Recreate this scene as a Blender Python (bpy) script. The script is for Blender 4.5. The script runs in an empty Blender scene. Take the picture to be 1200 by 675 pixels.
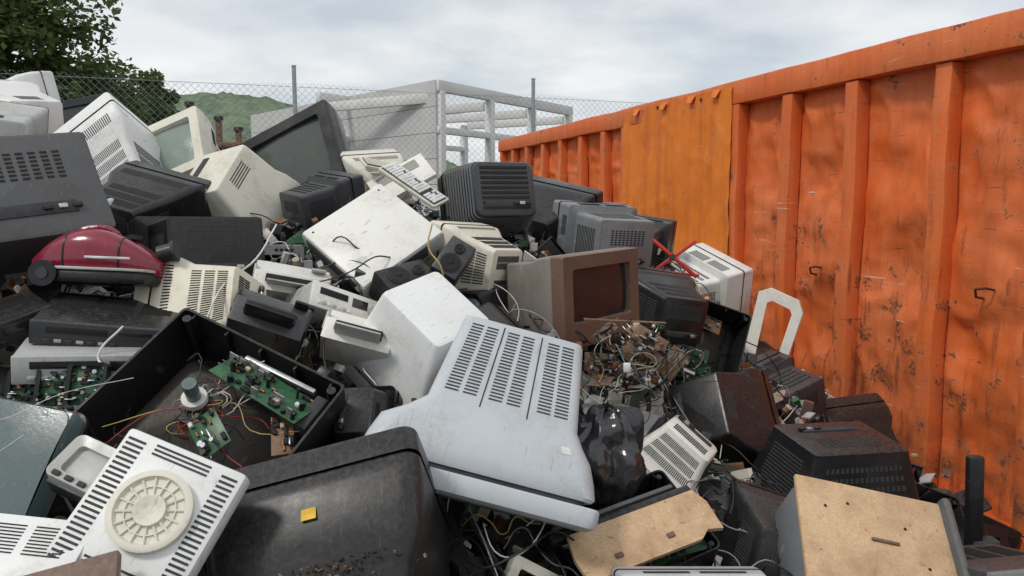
import bpy, math, random
from mathutils import Vector, Matrix, noise
V=Vector
R=random.Random(11)
sc=bpy.context.scene; D=bpy.data; COL=sc.collection
sc.view_settings.view_transform='Standard'; sc.view_settings.look='None'; sc.view_settings.exposure=0
# ---------------------------------------------------------------- materials
def newmat(n):
    m=D.materials.new(n); m.use_nodes=True; t=m.node_tree
    return m,t,t.nodes['Principled BSDF']
def nd(t,ty,**k):
    n=t.nodes.new(ty)
    for a,b in k.items(): setattr(n,a,b)
    return n
def mixc(t,f,a,b,blend='MIX'):
    n=nd(t,'ShaderNodeMix',data_type='RGBA',blend_type=blend)
    for s,x in ((n.inputs[0],f),(n.inputs[6],a),(n.inputs[7],b)):
        if hasattr(x,'is_output'): t.links.new(x,s)
        elif isinstance(x,(int,float)): s.default_value=x
        else: s.default_value=(*x[:3],1)
    return n.outputs[2]
def ramp(t,src,a,b,lo=0.,hi=1.):
    n=nd(t,'ShaderNodeMapRange'); n.inputs[1].default_value=a;n.inputs[2].default_value=b
    n.inputs[3].default_value=lo;n.inputs[4].default_value=hi
    t.links.new(src,n.inputs[0]); return n.outputs[0]
def noi(t,vec,scale,det=5,rough=.6,off=0):
    n=nd(t,'ShaderNodeTexNoise'); n.inputs['Scale'].default_value=scale;n.inputs['Detail'].default_value=det
    n.inputs['Roughness'].default_value=rough
    if off is not None and vec: t.links.new(vec,n.inputs['Vector'])
    return n.outputs[0]
def mth(t,op,a,b):
    n=nd(t,'ShaderNodeMath',operation=op)
    for s,x in zip(n.inputs,(a,b)):
        if hasattr(x,'is_output'): t.links.new(x,s)
        else: s.default_value=x
    return n.outputs[0]
def plastic(name,col,rough=.5,dirt=.45,dust=.35,dustcol=(.34,.30,.25),dirtcol=None,spec=.4):
    m,t,p=newmat(name)
    tc=nd(t,'ShaderNodeTexCoord'); oi=nd(t,'ShaderNodeObjectInfo'); g=nd(t,'ShaderNodeNewGeometry')
    mul=mth(t,'MULTIPLY',oi.outputs['Random'],37.)
    va=nd(t,'ShaderNodeVectorMath',operation='ADD'); t.links.new(tc.outputs['Object'],va.inputs[0]); t.links.new(mul,va.inputs[1])
    v=va.outputs[0]
    big=noi(t,v,7,5,.7); fine=noi(t,v,90,4,.75)
    mp=nd(t,'ShaderNodeMapping'); mp.inputs['Scale'].default_value=(90,5,11); mp.inputs['Rotation'].default_value=(.5,.4,.7); t.links.new(v,mp.inputs[0])
    scr=noi(t,mp.outputs[0],2,2,.6)
    dc=dirtcol or tuple(c*.30+.02*k for c,k in zip(col,(1.3,1,.65)))
    lum=sum(col)/3
    c=mixc(t,ramp(t,big,.3,.7,.0,.4),col,tuple(x*.80 for x in (col[0]*1.04,col[1],col[2]*.88)))
    c=mixc(t,ramp(t,oi.outputs['Random'],.45,1,0,.5),c,tuple(x*k for x,k in zip(col,(.98,.90,.72))) if lum>.4 else tuple(x*.7 for x in col))
    f=mth(t,'MULTIPLY',ramp(t,big,.50,.68),ramp(t,fine,.38,.62))
    c=mixc(t,mth(t,'MULTIPLY',f,dirt),c,dc)
    c=mixc(t,ramp(t,scr,.665,.70,0,.5),c,tuple(min(.7,x*1.5+.05) for x in col) if lum<.4 else tuple(x*.45 for x in col))
    c=mixc(t,ramp(t,fine,.69,.73,0,.6),c,(.07,.055,.04) if lum>.15 else (.15,.13,.10))
    sx=nd(t,'ShaderNodeSeparateXYZ'); t.links.new(g.outputs['Normal'],sx.inputs[0])
    up=ramp(t,sx.outputs[2],.2,.95)
    du=mth(t,'MULTIPLY',mth(t,'MULTIPLY',up,ramp(t,fine,.40,.72)),dust)
    c=mixc(t,du,c,dustcol)
    t.links.new(c,p.inputs['Base Color'])
    t.links.new(mth(t,'ADD',ramp(t,big,.3,.7,rough-.12,rough+.14),mth(t,'MULTIPLY',du,.5)),p.inputs['Roughness'])
    p.inputs['Specular IOR Level'].default_value=spec
    b=nd(t,'ShaderNodeBump'); b.inputs['Strength'].default_value=.12; b.inputs['Distance'].default_value=.003
    t.links.new(fine,b.inputs['Height']); t.links.new(b.outputs[0],p.inputs['Normal'])
    return m
def simple(name,col,rough=.5,metal=0,sc_=20,var=.35,bump=.1):
    m,t,p=newmat(name)
    tc=nd(t,'ShaderNodeTexCoord'); n=noi(t,tc.outputs['Object'],sc_,5,.65)
    c=mixc(t,ramp(t,n,.3,.7),tuple(x*(1-var) for x in col),tuple(min(1,x*(1+var*.5)) for x in col))
    t.links.new(c,p.inputs['Base Color']); p.inputs['Roughness'].default_value=rough; p.inputs['Metallic'].default_value=metal
    b=nd(t,'ShaderNodeBump'); b.inputs['Strength'].default_value=bump; b.inputs['Distance'].default_value=.01
    t.links.new(n,b.inputs['Height']); t.links.new(b.outputs[0],p.inputs['Normal'])
    return m
WHITE=plastic('white_plastic',(.76,.77,.77),.42,.42,.06)
CREAM=plastic('cream_plastic',(.69,.665,.58),.48,.5,.10)
BEIGE=plastic('beige_plastic',(.52,.45,.33),.5,.65,.15)
LGREY=plastic('light_grey_plastic',(.46,.48,.50),.42,.55,.12)
BLUEG=plastic('blue_grey_plastic',(.50,.53,.57),.36,.30,.06)
MGREY=plastic('mid_grey_plastic',(.20,.21,.225),.42,.5,.2)
GREY2=plastic('grey_plastic',(.105,.108,.115),.42,.5,.2)
DGREY=plastic('dark_grey_plastic',(.045,.048,.055),.4,.5,.2)
BLACK=plastic('black_plastic',(.014,.014,.016),.33,.4,.14,dirtcol=(.075,.06,.048))
BROWNP=plastic('brown_plastic',(.16,.095,.07),.45,.5,.3)
TANG=plastic('tan_grey_plastic',(.24,.215,.19),.45,.55,.25)
MAROON=plastic('maroon_plastic',(.25,.010,.035),.18,.3,.08,spec=.7)
SILVER=plastic('silver_metal',(.44,.45,.46),.33,.5,.15)
REDP=plastic('red_plastic',(.50,.025,.018),.4,.3,.1)
SLOT=simple('vent_shade_and_black_parts',(.012,.012,.013),.8)  # near-black paints the shade inside vent holes; also colours plain black parts
SLOTG=simple('vent_shade_and_dark_parts',(.04,.042,.045),.8)  # dark grey painted as shade in slots and gaps; also real dark parts
SCREEN=plastic('screen_glass',(.065,.075,.066),.10,.3,.25,dustcol=(.30,.29,.25),spec=.6)
SCREENG=plastic('green_screen_glass',(.22,.27,.24),.14,.3,.25,spec=.6)
SCREEND=plastic('dark_screen_glass',(.02,.02,.022),.10,.3,.2,spec=.6)
TUBE=plastic('tube_graphite',(.075,.068,.06),.55,.6,.4)
TEALG=plastic('tube_glass',(.11,.155,.16),.16,.4,.25,spec=.5)
PCBG=simple('circuit_board',(.03,.11,.045),.4,0,60,.5)
PCBB=simple('brown_circuit_board',(.20,.11,.055),.6,0,40,.5)
COPPER=simple('copper',(.32,.13,.06),.45,.6)
ALU=simple('aluminium',(.50,.51,.52),.35,.8)
LABEL=simple('label_paper',(.66,.66,.64),.7)
YEL=simple('yellow_label',(.70,.42,.03),.6)
CW=simple('white_cable_rubber',(.65,.63,.58),.5); CB=simple('black_cable_rubber',(.02,.02,.02),.5); CG=simple('grey_cable_rubber',(.28,.28,.28),.5)
CY=simple('yellow_cable_rubber',(.5,.36,.12),.5); CR=simple('red_cable_rubber',(.35,.03,.02),.5)
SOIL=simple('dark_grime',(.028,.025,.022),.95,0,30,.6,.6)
def chip():
    m,t,p=newmat('chipboard'); tc=nd(t,'ShaderNodeTexCoord'); v=tc.outputs['Object']
    vo=nd(t,'ShaderNodeTexVoronoi'); vo.inputs['Scale'].default_value=260; t.links.new(v,vo.inputs['Vector'])
    n=noi(t,v,7,6); n2=noi(t,v,60,4); sv=nd(t,'ShaderNodeSeparateColor'); t.links.new(vo.outputs['Color'],sv.inputs[0])
    c=mixc(t,sv.outputs[0],(.50,.33,.19),(.60,.42,.26)); c=mixc(t,ramp(t,n,.45,.72,0,.75),c,(.27,.15,.075))
    c=mixc(t,ramp(t,n2,.64,.72,0,.7),c,(.16,.08,.04))
    t.links.new(c,p.inputs['Base Color']); p.inputs['Roughness'].default_value=.85
    b=nd(t,'ShaderNodeBump'); b.inputs['Strength'].default_value=.3; b.inputs['Distance'].default_value=.003
    t.links.new(n2,b.inputs['Height']); t.links.new(b.outputs[0],p.inputs['Normal']); return m
CHIP=chip()
# ---------------------------------------------------------------- mesh builder
def rrect(w,h,r,n=3):
    r=min(r,w*.499,h*.499); o=[]
    for cx,cy,a0 in ((w/2-r,h/2-r,0),(-w/2+r,h/2-r,90),(-w/2+r,-h/2+r,180),(w/2-r,-h/2+r,270)):
        for i in range(n+1):
            a=math.radians(a0+90*i/n); o.append((cx+r*math.cos(a),cy+r*math.sin(a)))
    return o
class MB:
    def __init__(s): s.v=[];s.f=[];s.m=[];s.mats=[];s.M=Matrix()
    def mi(s,mat):
        if mat not in s.mats: s.mats.append(mat)
        return s.mats.index(mat)
    def add(s,vs,fs,mat):
        b=len(s.v); k=s.mi(mat)
        s.v+= [s.M@V(p) for p in vs]; s.f+=[[b+i for i in f] for f in fs]; s.m+=[k]*len(fs)
    def loft(s,secs,mat,c0=True,c1=True):
        n=len(secs[0]); vs=[p for q in secs for p in q]; fs=[]
        for i in range(len(secs)-1):
            for j in range(n):
                k=(j+1)%n; fs.append([i*n+j,i*n+k,(i+1)*n+k,(i+1)*n+j])
        if c0: fs.append(list(range(n))[::-1])
        if c1: fs.append([(len(secs)-1)*n+j for j in range(n)])
        s.add(vs,fs,mat)
    def box(s,c,d,mat,r=.006,rc=None,T=None):
        w,h,e=d; r=min(r,w*.3,h*.3,e*.3); rc=rc or r*1.5
        old=s.M
        if T is not None: s.M=s.M@T
        S=[]
        for z,i in ((-e/2,r),(-e/2+r*.3,r*.3),(-e/2+r,0),(e/2-r,0),(e/2-r*.3,r*.3),(e/2,r)):
            S.append([(c[0]+x,c[1]+y,c[2]+z) for x,y in rrect(w-2*i,h-2*i,max(rc-i*.5,.0005),2)])
        s.loft(S,mat); s.M=old
    def cyl(s,p,q,r,mat,n=12,r2=None,cap=True):
        p=V(p);q=V(q); d=(q-p).normalized(); a=d.orthogonal().normalized(); b=d.cross(a); r2=r if r2 is None else r2
        S=[[o+a*(rr*math.cos(2*math.pi*i/n))+b*(rr*math.sin(2*math.pi*i/n)) for i in range(n)] for o,rr in ((p,r),(q,r2))]
        s.loft(S,mat,cap,cap)
    def casing(s,secs,mat,c0=True,c1=True,n=4):
        s.loft([[(cx+x,y,cz+z) for x,z in rrect(w,h,r,n)] for (y,w,h,cx,cz,r) in secs],mat,c0,c1)
    def slots(s,quad,nu,nv,fu,fv,mat,lift=.0012,u0=0,u1=1,v0=0,v1=1):
        a,b,c,d=[V(q) for q in quad]; nrm=(b-a).cross(d-a).normalized()*lift
        P=lambda u,v:(a*(1-u)+b*u)*(1-v)+(d*(1-u)+c*u)*v
        vs=[];fs=[]
        for i in range(nu):
            for j in range(nv):
                ua=u0+(u1-u0)*(i+(1-fu)/2)/nu; ub=u0+(u1-u0)*(i+(1+fu)/2)/nu
                va=v0+(v1-v0)*(j+(1-fv)/2)/nv; vb=v0+(v1-v0)*(j+(1+fv)/2)/nv
                k=len(vs); q=[P(ua,va),P(ub,va),P(ub,vb),P(ua,vb)]
                vs+=[x+nrm for x in q]+[x-nrm*2 for x in q]
                fs+=[[k,k+1,k+2,k+3]]+[[k+e,k+4+e,k+4+(e+1)%4,k+(e+1)%4] for e in range(4)]
        s.add(vs,fs,mat)
    def mesh(s,name,smooth=38):
        me=D.meshes.new(name); me.from_pydata([tuple(v) for v in s.v],[],s.f)
        for m in s.mats: me.materials.append(m)
        me.polygons.foreach_set('material_index',s.m); me.polygons.foreach_set('use_smooth',[True]*len(s.f))
        me.set_sharp_from_angle(angle=math.radians(smooth)); me.update(); return me
def merge(mb,g,M):
    base=len(mb.v); mb.v+=[M@v_ for v_ in g.v]; idx=[mb.mi(m) for m in g.mats]; mb.f+=[[base+k for k in ff] for ff in g.f]; mb.m+=[idx[k] for k in g.m]
def obj(name,me,parent=None):
    o=D.objects.new(name,me); COL.objects.link(o)
    if parent: o.parent=parent
    return o
def orient(loc,front=(0,-1,0),up=(0,0,1),s=1):
    y=-V(front).normalized(); z=V(up); z=(z-y*z.dot(y)).normalized(); x=y.cross(z)
    M=Matrix((x,y,z)).transposed().to_4x4()
    return Matrix.Translation(loc)@M@Matrix.Scale(s,4)
def put(mb,name,loc,front=(0,-1,0),up=(0,0,1),s=1):
    o=obj(name,mb.mesh(name) if isinstance(mb,MB) else mb); o.matrix_world=orient(loc,front,up,s); return o
def quadside(A,B,side):
    (ya,wa,ha,xa,za,_),(yb,wb,hb,xb,zb,_)=A,B
    f=.42
    if side=='top': return [(xa-wa*f,ya,za+ha/2),(xa+wa*f,ya,za+ha/2),(xb+wb*f,yb,zb+hb/2),(xb-wb*f,yb,zb+hb/2)]
    if side=='bot': return [(xa+wa*f,ya,za-ha/2),(xa-wa*f,ya,za-ha/2),(xb-wb*f,yb,zb-hb/2),(xb+wb*f,yb,zb-hb/2)]
    if side=='right': return [(xa+wa/2,ya,za+ha*f),(xa+wa/2,ya,za-ha*f),(xb+wb/2,yb,zb-hb*f),(xb+wb/2,yb,zb+hb*f)]
    return [(xa-wa/2,ya,za-ha*f),(xa-wa/2,ya,za+ha*f),(xb-wb/2,yb,zb+hb*f),(xb-wb/2,yb,zb-hb*f)]
def screen(mb,w,h,y,mat,bulge=.018,n=8):
    vs=[];fs=[]
    for i in range(n+1):
        for j in range(n+1):
            x=(i/n*2-1);z=(j/n*2-1)
            vs.append((x*w/2,y-bulge*(1-x*x*.55-z*z*.45),z*h/2))
    for i in range(n):
        for j in range(n):
            a=i*(n+1)+j; fs.append([a,a+n+1,a+n+2,a+1])
    mb.add(vs,fs,mat)
def crt(w=.42,h=.36,d=.38,mat=CREAM,bez=.035,scr=SCREEN,bmat=None,slot=SLOT,taper=.6,drop=0.,vents=2,chin=.0,side=True,back=True,k1=.42,rows=14,label=False,style=0,rc=.014):
    # style 0: tapered back, slats across; 1: fine vertical slats; 2: stepped box back; 3: plain back with few slats
    mb=MB(); b=bmat or mat; y0=-d/2; y1=d/2; r=rc
    ow=rrect(w,h,r,4)
    iw=[(x,z+chin/2) for x,z in rrect(w-2*bez,h-2*bez-chin,.012,4)]
    iw2=[(x*.955,chin/2+(z-chin/2)*.955) for x,z in iw]
    mb.loft([[(x,y0+.06,z) for x,z in ow],[(x,y0+.006,z) for x,z in ow],[(x*.988,y0,z*.988) for x,z in ow],[(x,y0,z) for x,z in iw],[(x,y0+.026,z) for x,z in iw2]],b,False,False)
    mb.M=Matrix.Translation((0,0,chin/2)); screen(mb,w-2*bez,h-2*bez-chin,y0+.028,scr); mb.M=Matrix()
    cz=-drop
    if style==2:
        S=[(y0+.06,w-.014,h-.014,0,0,r),(y0+.068,w-.004,h-.004,0,0,r),(y0+.09,w-.006,h-.006,0,0,r*1.2),(y0+d*.40,w*.97,h*.96,0,0,r*1.4),
           (y0+d*.44,w*.80,h*.78,0,cz,r*1.4),(y1-.02,w*(taper+.1),h*(taper+.08),0,cz,r*1.2),(y1-.004,w*(taper+.09),h*(taper+.07),0,cz,r),(y1,w*(taper+.05),h*(taper+.03),0,cz,r)]
    else:
        S=[(y0+.06,w-.014,h-.014,0,0,r),(y0+.068,w-.004,h-.004,0,0,r),(y0+.10,w-.006,h-.006,0,0,r*1.4),
           (y0+d*k1,w*.93,h*.92,0,cz*.3,r*1.6),(y0+d*(k1+.12),w*(.5+taper*.5)*.98,h*(.5+taper*.5)*.97,0,cz*.6,r*1.5),
           (y1-.014,w*taper,h*taper*1.02,0,cz,r*1.3),(y1-.003,w*taper*.97,h*taper*.98,0,cz,r*1.2),(y1,w*taper*.92,h*taper*.92,0,cz,r)]
    mb.casing(S,mat,False,True)
    if chin>0:
        for i in range(5): mb.box((w*.12+i*.022,y0-.002,-h/2+.022),(.012,.008,.008),slot,.002)
        mb.box((-w*.3,y0-.001,-h/2+.022),(.06,.006,.012),slot,.002)
    if vents:
        q=quadside(S[2],S[3],'top')
        if style in(0,2):
            for g in range(vents):
                a=.06+g*.9/vents; mb.slots(q,1,max(4,rows//2),.95,.4,slot,u0=a,u1=a+.78/vents,v0=.15,v1=.9)
        elif style==1: mb.slots(q,rows*2,1,.42,.95,slot,u0=.04,u1=.96,v0=.1,v1=.85)
        q=quadside(S[4],S[5],'top')
        if style in(0,):
            for g in range(vents):
                a=.06+g*.9/vents; mb.slots(q,1,rows,.95,.42,slot,u0=a,u1=a+.78/vents,v0=.08,v1=.92)
        elif style==1:
            for vv in(.05,.38,.70): mb.slots(q,rows*2,1,.42,.95,slot,u0=.04,u1=.96,v0=vv,v1=vv+.26)
        elif style==2: mb.slots(q,rows,5,.6,.5,slot,u0=.05,u1=.95,v0=.1,v1=.9)
        else: mb.slots(q,1,5,.8,.35,slot,u0=.2,u1=.8,v0=.6,v1=.95)
    if side:
        for sd in('left','right'):
            if style==1: mb.slots(quadside(S[4],S[5],sd),rows,2,.45,.9,slot,u0=.1,u1=.9,v0=.1,v1=.9)
            elif style!=3:
                mb.slots(quadside(S[4],S[5],sd),1,rows-2,.9,.42,slot,u0=.1,u1=.9,v0=.1,v1=.9)
            if style in(0,2): mb.slots(quadside(S[2],S[3],sd),1,6,.9,.42,slot,u0=.08,u1=.45,v0=.2,v1=.85)
    if back:
        yb=y1+.0002; W=w*taper*.4; H_=h*taper*.4
        q=[(W,yb,cz-H_),(-W,yb,cz-H_),(-W,yb,cz+H_),(W,yb,cz+H_)]
        if style!=3: mb.slots(q,9 if style!=1 else 20,7 if style!=1 else 2,.6,.5 if style!=1 else .9,slot,u0=.05,u1=.95,v0=.55,v1=.95)
        if label: mb.box((w*taper*.12,yb+.001,cz-H_*.3),(w*taper*.4,.002,h*taper*.2),LABEL,.0005)
        mb.box((0,yb+.001,cz-H_*.68),(w*taper*.7,.006,h*taper*.13),SLOTG,.002)
        for i in range(3): mb.box((-w*taper*(.15+.1*i),yb+.006,cz-H_*.68),(.025,.012,.014),ALU if i==1 else BLACK,.002)
    return mb
def deck(w=.40,d=.28,h=.08,mat=BLACK,fm=None,slot=SLOT):
    mb=MB(); fm=fm or mat
    mb.box((0,0,0),(w-.004,d,h-.004),mat,.002); mb.box((0,-d/2-.006,0),(w,.02,h),fm,.004)
    y=-d/2-.0165
    mb.box((-w*.18,y,h*.18),(w*.42,.003,h*.26),slot,.001); mb.box((w*.22,y,h*.12),(w*.24,.003,h*.36),SCREEND,.001)
    for i in range(7): mb.box((-w*.38+i*w*.075,y-.001,-h*.28),(w*.05,.006,h*.13),SILVER if i%2 else fm,.0015)
    mb.cyl((w*.42,y+.002,0),(w*.42,y-.012,0),h*.2,SILVER,14)
    q=[(-w*.45,-d*.4,h/2-.002),(w*.45,-d*.4,h/2-.002),(w*.45,d*.4,h/2-.002),(-w*.45,d*.4,h/2-.002)]
    mb.slots(q,3,16,.8,.4,slot,v0=.45,v1=.98)
    for sx in(-1,1):
        for sy in(-1,1): mb.cyl((sx*w*.4,sy*d*.36,-h/2),(sx*w*.4,sy*d*.36,-h/2-.012),.016,BLACK,12)
    return mb
def tower(w=.18,h=.38,d=.40,mat=CREAM,fm=None):
    mb=MB(); fm=fm or mat
    mb.box((0,.01,0),(w,d-.02,h),mat,.003); mb.box((0,-d/2,0),(w+.006,.03,h+.006),fm,.008)
    y=-d/2-.016
    for i in range(3): mb.box((0,y,h*.38-i*.048),(w*.8,.004,.04),fm if i else SLOTG,.002)
    mb.box((0,y,h*.02),(w*.6,.004,.02),SLOT,.001); mb.cyl((w*.2,y+.003,-h*.12),(w*.2,y-.006,-h*.12),.012,SILVER,12)
    mb.slots([(-w*.3,y+.0008,-h*.42),(w*.3,y+.0008,-h*.42),(w*.3,y+.0008,-h*.2),(-w*.3,y+.0008,-h*.2)],1,8,.9,.45,SLOT)
    yb=d/2+.0004
    mb.slots([(w*.4,yb,-h*.45),(-w*.4,yb,-h*.45),(-w*.4,yb,h*.1),(w*.4,yb,h*.1)],1,7,.8,.6,ALU); mb.box((0,yb,h*.33),(w*.7,.004,h*.2),SLOTG,.002)
    return mb
def keyboard(w=.44,d=.16,mat=CREAM,km=None):
    mb=MB(); km=km or mat; h=.022
    mb.box((0,0,0),(w,d,h),mat,.006)
    nx,ny=18,6
    mb.box((0,-.004,h/2),(w*.94,d*.8,.004),SLOTG,.001)
    for j in range(ny):
        i=0
        while i<nx:
            k=1 if R.random()<.85 else 2
            if j==0 and 5<=i<=9: k=5
            k=min(k,nx-i); cw=w*.92/nx
            if i!=13 and R.random()>.05:
                x=-w*.46+(i+k/2)*cw; mb.box((x,-d*.38+(j+.5)*d*.76/ny,h/2+.006),(cw*k-.0035,d*.76/ny-.004,.011),km,.002)
            i+=k
    return mb
def pcb(w=.2,h=.15,mat=PCBG,n=26,rr=None):
    mb=MB(); rr=rr or R
    mb.box((0,0,0),(w,.0018,h),mat,.0004)
    for i in range(n):
        x=rr.uniform(-.45,.45)*w; z=rr.uniform(-.45,.45)*h; t=rr.random()
        if t<.35: mb.box((x,-.005,z),(rr.uniform(.008,.03),.007,rr.uniform(.006,.012)),SLOT,.001)
        elif t<.6: mb.cyl((x,0,z),(x,-rr.uniform(.01,.03),z),rr.uniform(.003,.007),rr.choice([BLACK,BLACK,DGREY,CG,ALU]),9)
        elif t<.75: mb.box((x,-.012,z),(rr.uniform(.01,.03),.024,.003),ALU,.0006)
        elif t<.88: mb.box((x,-.006,z),(.012,.009,.009),rr.choice([LABEL,PCBB,COPPER,BEIGE]),.001)
        else: mb.cyl((x-.006,-.004,z),(x+.006,-.004,z),.003,COPPER,8)
    for i in range(n):
        x=rr.uniform(-.45,.45)*w; z=rr.uniform(-.45,.45)*h; mb.box((x,.0012,z),(rr.uniform(.005,.05),.001,.0016),ALU,.0003)
    return mb
def bezel(w=.42,h=.35,b=.05,d=.05,mat=BLACK):
    mb=MB(); o=rrect(w,h,.016,4); i=rrect(w-2*b,h-2*b,.01,4)
    mb.loft([[(x*s_,y,z*s_) for x,z in o] for y,s_ in((d/2,1),(-d/2+.006,1),(-d/2,.985))]+[[(x,y,z) for x,z in i] for y in(-d/2+.004,d/2)]+[[(x,d/2,z) for x,z in o]],mat,False,False)
    for k in range(4): mb.box((-w*.3+k*.03,-d/2-.001,-h/2+b*.5),(.018,.006,.01),SLOTG,.002)
    return mb
def panel(w=.3,h=.22,mat=WHITE,t=.004,fl=.02,vents=True):
    mb=MB(); mb.box((0,0,0),(w,t,h),mat,.0015,.01)
    mb.box((0,fl/2,h/2-t/2),(w*.98,fl,t),mat,.001); mb.box((0,fl/2,-h/2+t/2),(w*.98,fl,t),mat,.001)
    mb.box((-w/2+t/2,fl/2,0),(t,fl,h*.96),mat,.001)
    q=[(-w*.4,-t/2,-h*.4),(w*.4,-t/2,-h*.4),(w*.4,-t/2,h*.4),(-w*.4,-t/2,h*.4)]
    if vents: mb.slots(q,2,9,.8,.35,SLOT,v0=.55,v1=1)
    return mb
def shard(w,h,mat,seed):
    r2=random.Random(seed); n=9; mb=MB()
    o=[]
    for i in range(n):
        a=2*math.pi*i/n; k=r2.uniform(.55,1.05); o.append((w/2*k*max(-.95,min(.95,1.3*math.cos(a))),h/2*k*max(-.95,min(.95,1.3*math.sin(a)))))
    f=lambda x,z:.25*x*x/w
    mb.loft([[(x,-.002+f(x,z),z) for x,z in o],[(x,.002+f(x,z),z) for x,z in o]],mat)
    for i in range(3): mb.box((r2.uniform(-.25,.25)*w,.014,r2.uniform(-.1,.1)*h),(.003,.024,h*.6),mat,.0008)
    return mb
def speaker(w=.16,h=.26,d=.16,mat=BLACK):
    mb=MB(); mb.box((0,0,0),(w,d,h),mat,.006)
    for z,r in((-h*.18,w*.38),(h*.25,w*.2)):
        y=-d/2
        mb.cyl((0,y+.002,z),(0,y-.008,z),r,SLOTG,24)
        S=[[(rr*math.cos(a*math.pi/12),yy,z+rr*math.sin(a*math.pi/12)) for a in range(24)] for rr,yy in((r*.92,y-.010),(r*.8,y-.0125),(r*.3,y-.0095),(r*.25,y-.013),(r*.02,y-.016))]
        mb.loft(S,SLOT,False,True)
    return mb
def printer(w=.38,h=.16,d=.26,mat=LGREY,m2=DGREY):
    mb=MB()
    mb.loft([[(x,y*k,z*k) for y,z in [(-d/2,-h/2),(d/2,-h/2),(d/2,h*.25),(d*.25,h/2),(-d*.1,h/2),(-d*.38,h*.12),(-d/2,h*.05)]] for x,k in((-w/2,.96),(-w/2+.006,1),(w/2-.006,1),(w/2,.96))],mat)
    mb.box((0,-d*.47,-h*.15),(w*.7,.05,h*.22),SLOT,.003); mb.box((0,-d*.6,-h*.3),(w*.66,.1,.006),m2,.002)
    mb.box((w*.34,-d*.2,h*.40),(w*.2,.08,.01),m2,.003)
    mb.box((0,d*.08,h/2),(w*.8,d*.25,.012),m2,.004)
    for k in(-1,1): mb.box((k*w*.5,0,0),(.012,d*.9,h*.5),m2,.004)
    return mb
def funnel(w=.38,h=.30,d=.26,mat=TUBE,glass=TEALG,yoke=True):
    mb=MB(); S=[]
    for t in range(9):
        u=t/8
        S.append([(x,u*d*.62,z) for x,z in rrect(w*(.1+.9*(1-u)**.85),h*(.12+.88*(1-u)**.85),.03 if u<.5 else .02,5)])
    mb.loft([[(x,-.05,z) for x,z in rrect(w*.97,h*.97,.03,5)],[(x,-.035,z) for x,z in rrect(w,h,.03,5)],S[0]],glass,False,False)
    screen(mb,w*.96,h*.96,-.045,glass,.02)
    mb.loft(S,mat,False,True)
    mb.loft([[(x,y,z) for x,z in rrect(a,b_,.03,5)] for y,a,b_ in((-.008,w*1.0,h*1.0),(-.006,w*1.03,h*1.03),(.004,w*1.03,h*1.03),(.006,w*.99,h*.99))],BLACK,False,False)
    mb.cyl((0,d*.55,0),(0,d,0),.016,TEALG,14)
    if yoke:
        mb.cyl((0,d*.50,0),(0,d*.60,0),.055,COPPER,20,.042); mb.cyl((0,d*.60,0),(0,d*.64,0),.05,BLACK,20); mb.cyl((0,d*.72,0),(0,d*.78,0),.028,CW,16)
        mb.cyl((w*.2,d*.3,h*.05),(w*.21,d*.34,h*.05),.02,BROWNP,14)
    return mb
def shell(w=.47,h=.38,d=.20,mat=BLACK,seed=1,tube=True):
    mb=MB(); o=rrect(w,h,.02,4); i=rrect(w-.010,h-.010,.016,4); r2=random.Random(seed)
    mb.loft([[(x*.97,d/2,z*.97) for x,z in o],[(x,d/2-.01,z) for x,z in o],[(x,-d/2,z) for x,z in o],[(x,-d/2,z) for x,z in i],[(x*.97,d/2-.02,z*.97) for x,z in i]],mat,True,True)
    for k in range(5):
        for s_ in(-1,1): mb.box((w*(-.42+.21*k),-d/2+.05,s_*(h/2-.012)),(.005,.09,.014),mat,.001)
    for sx in(-1,1):
        for sz in(-1,1): mb.cyl((sx*(w/2-.022),-d/2+.005,sz*(h/2-.022)),(sx*(w/2-.022),d/2,sz*(h/2-.022)),.009,mat,10)
    if tube: merge(mb,funnel(w*.86,h*.86,d*1.0),Matrix.Translation((-.02,d/2-.03,0))@Matrix.Rotation(math.pi,4,'Z'))
    for k in range(3):
        merge(mb,pcb(r2.uniform(.4,.6)*w,r2.uniform(.2,.35)*h,PCBB if k==2 else PCBG,22,r2),Matrix.Translation((r2.uniform(-.2,.2)*w,-d*.2,r2.choice([-1,1])*h*.28))@Matrix.Rotation(r2.uniform(-.8,.8),4,'X')@Matrix.Rotation(r2.uniform(-.4,.4),4,'Y'))
    return mb
def curve(name,pts_list,r,mat,parent=None):
    cu=D.curves.new(name,'CURVE'); cu.dimensions='3D'; cu.bevel_depth=r; cu.bevel_resolution=1; cu.resolution_u=5
    for pts in pts_list:
        sp=cu.splines.new('BEZIER'); sp.bezier_points.add(len(pts)-1)
        for b,p in zip(sp.bezier_points,pts): b.co=p; b.handle_left_type=b.handle_right_type='AUTO'
    cu.materials.append(mat); o=D.objects.new(name,cu); COL.objects.link(o)
    if parent: o.parent=parent
    return o
# ================================================================= SETTING
def asphalt():
    m,t,p=newmat('yard_asphalt'); tc=nd(t,'ShaderNodeTexCoord'); v=tc.outputs['Object']
    n=noi(t,v,.4,6); n2=noi(t,v,30,5)
    c=mixc(t,ramp(t,n,.35,.65),(.05,.05,.048),(.13,.115,.095)); c=mixc(t,ramp(t,n2,.5,.7,0,.6),c,(.18,.165,.14))
    t.links.new(c,p.inputs['Base Color']); p.inputs['Roughness'].default_value=.9
    b=nd(t,'ShaderNodeBump'); b.inputs['Distance'].default_value=.02; t.links.new(n2,b.inputs['Height']); t.links.new(b.outputs[0],p.inputs['Normal']); return m
mb=MB(); mb.add([(-3000,-3000,0),(3000,-3000,0),(3000,3000,0),(-3000,3000,0)],[[0,1,2,3]],asphalt()); obj('ground',mb.mesh('ground'))
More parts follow.
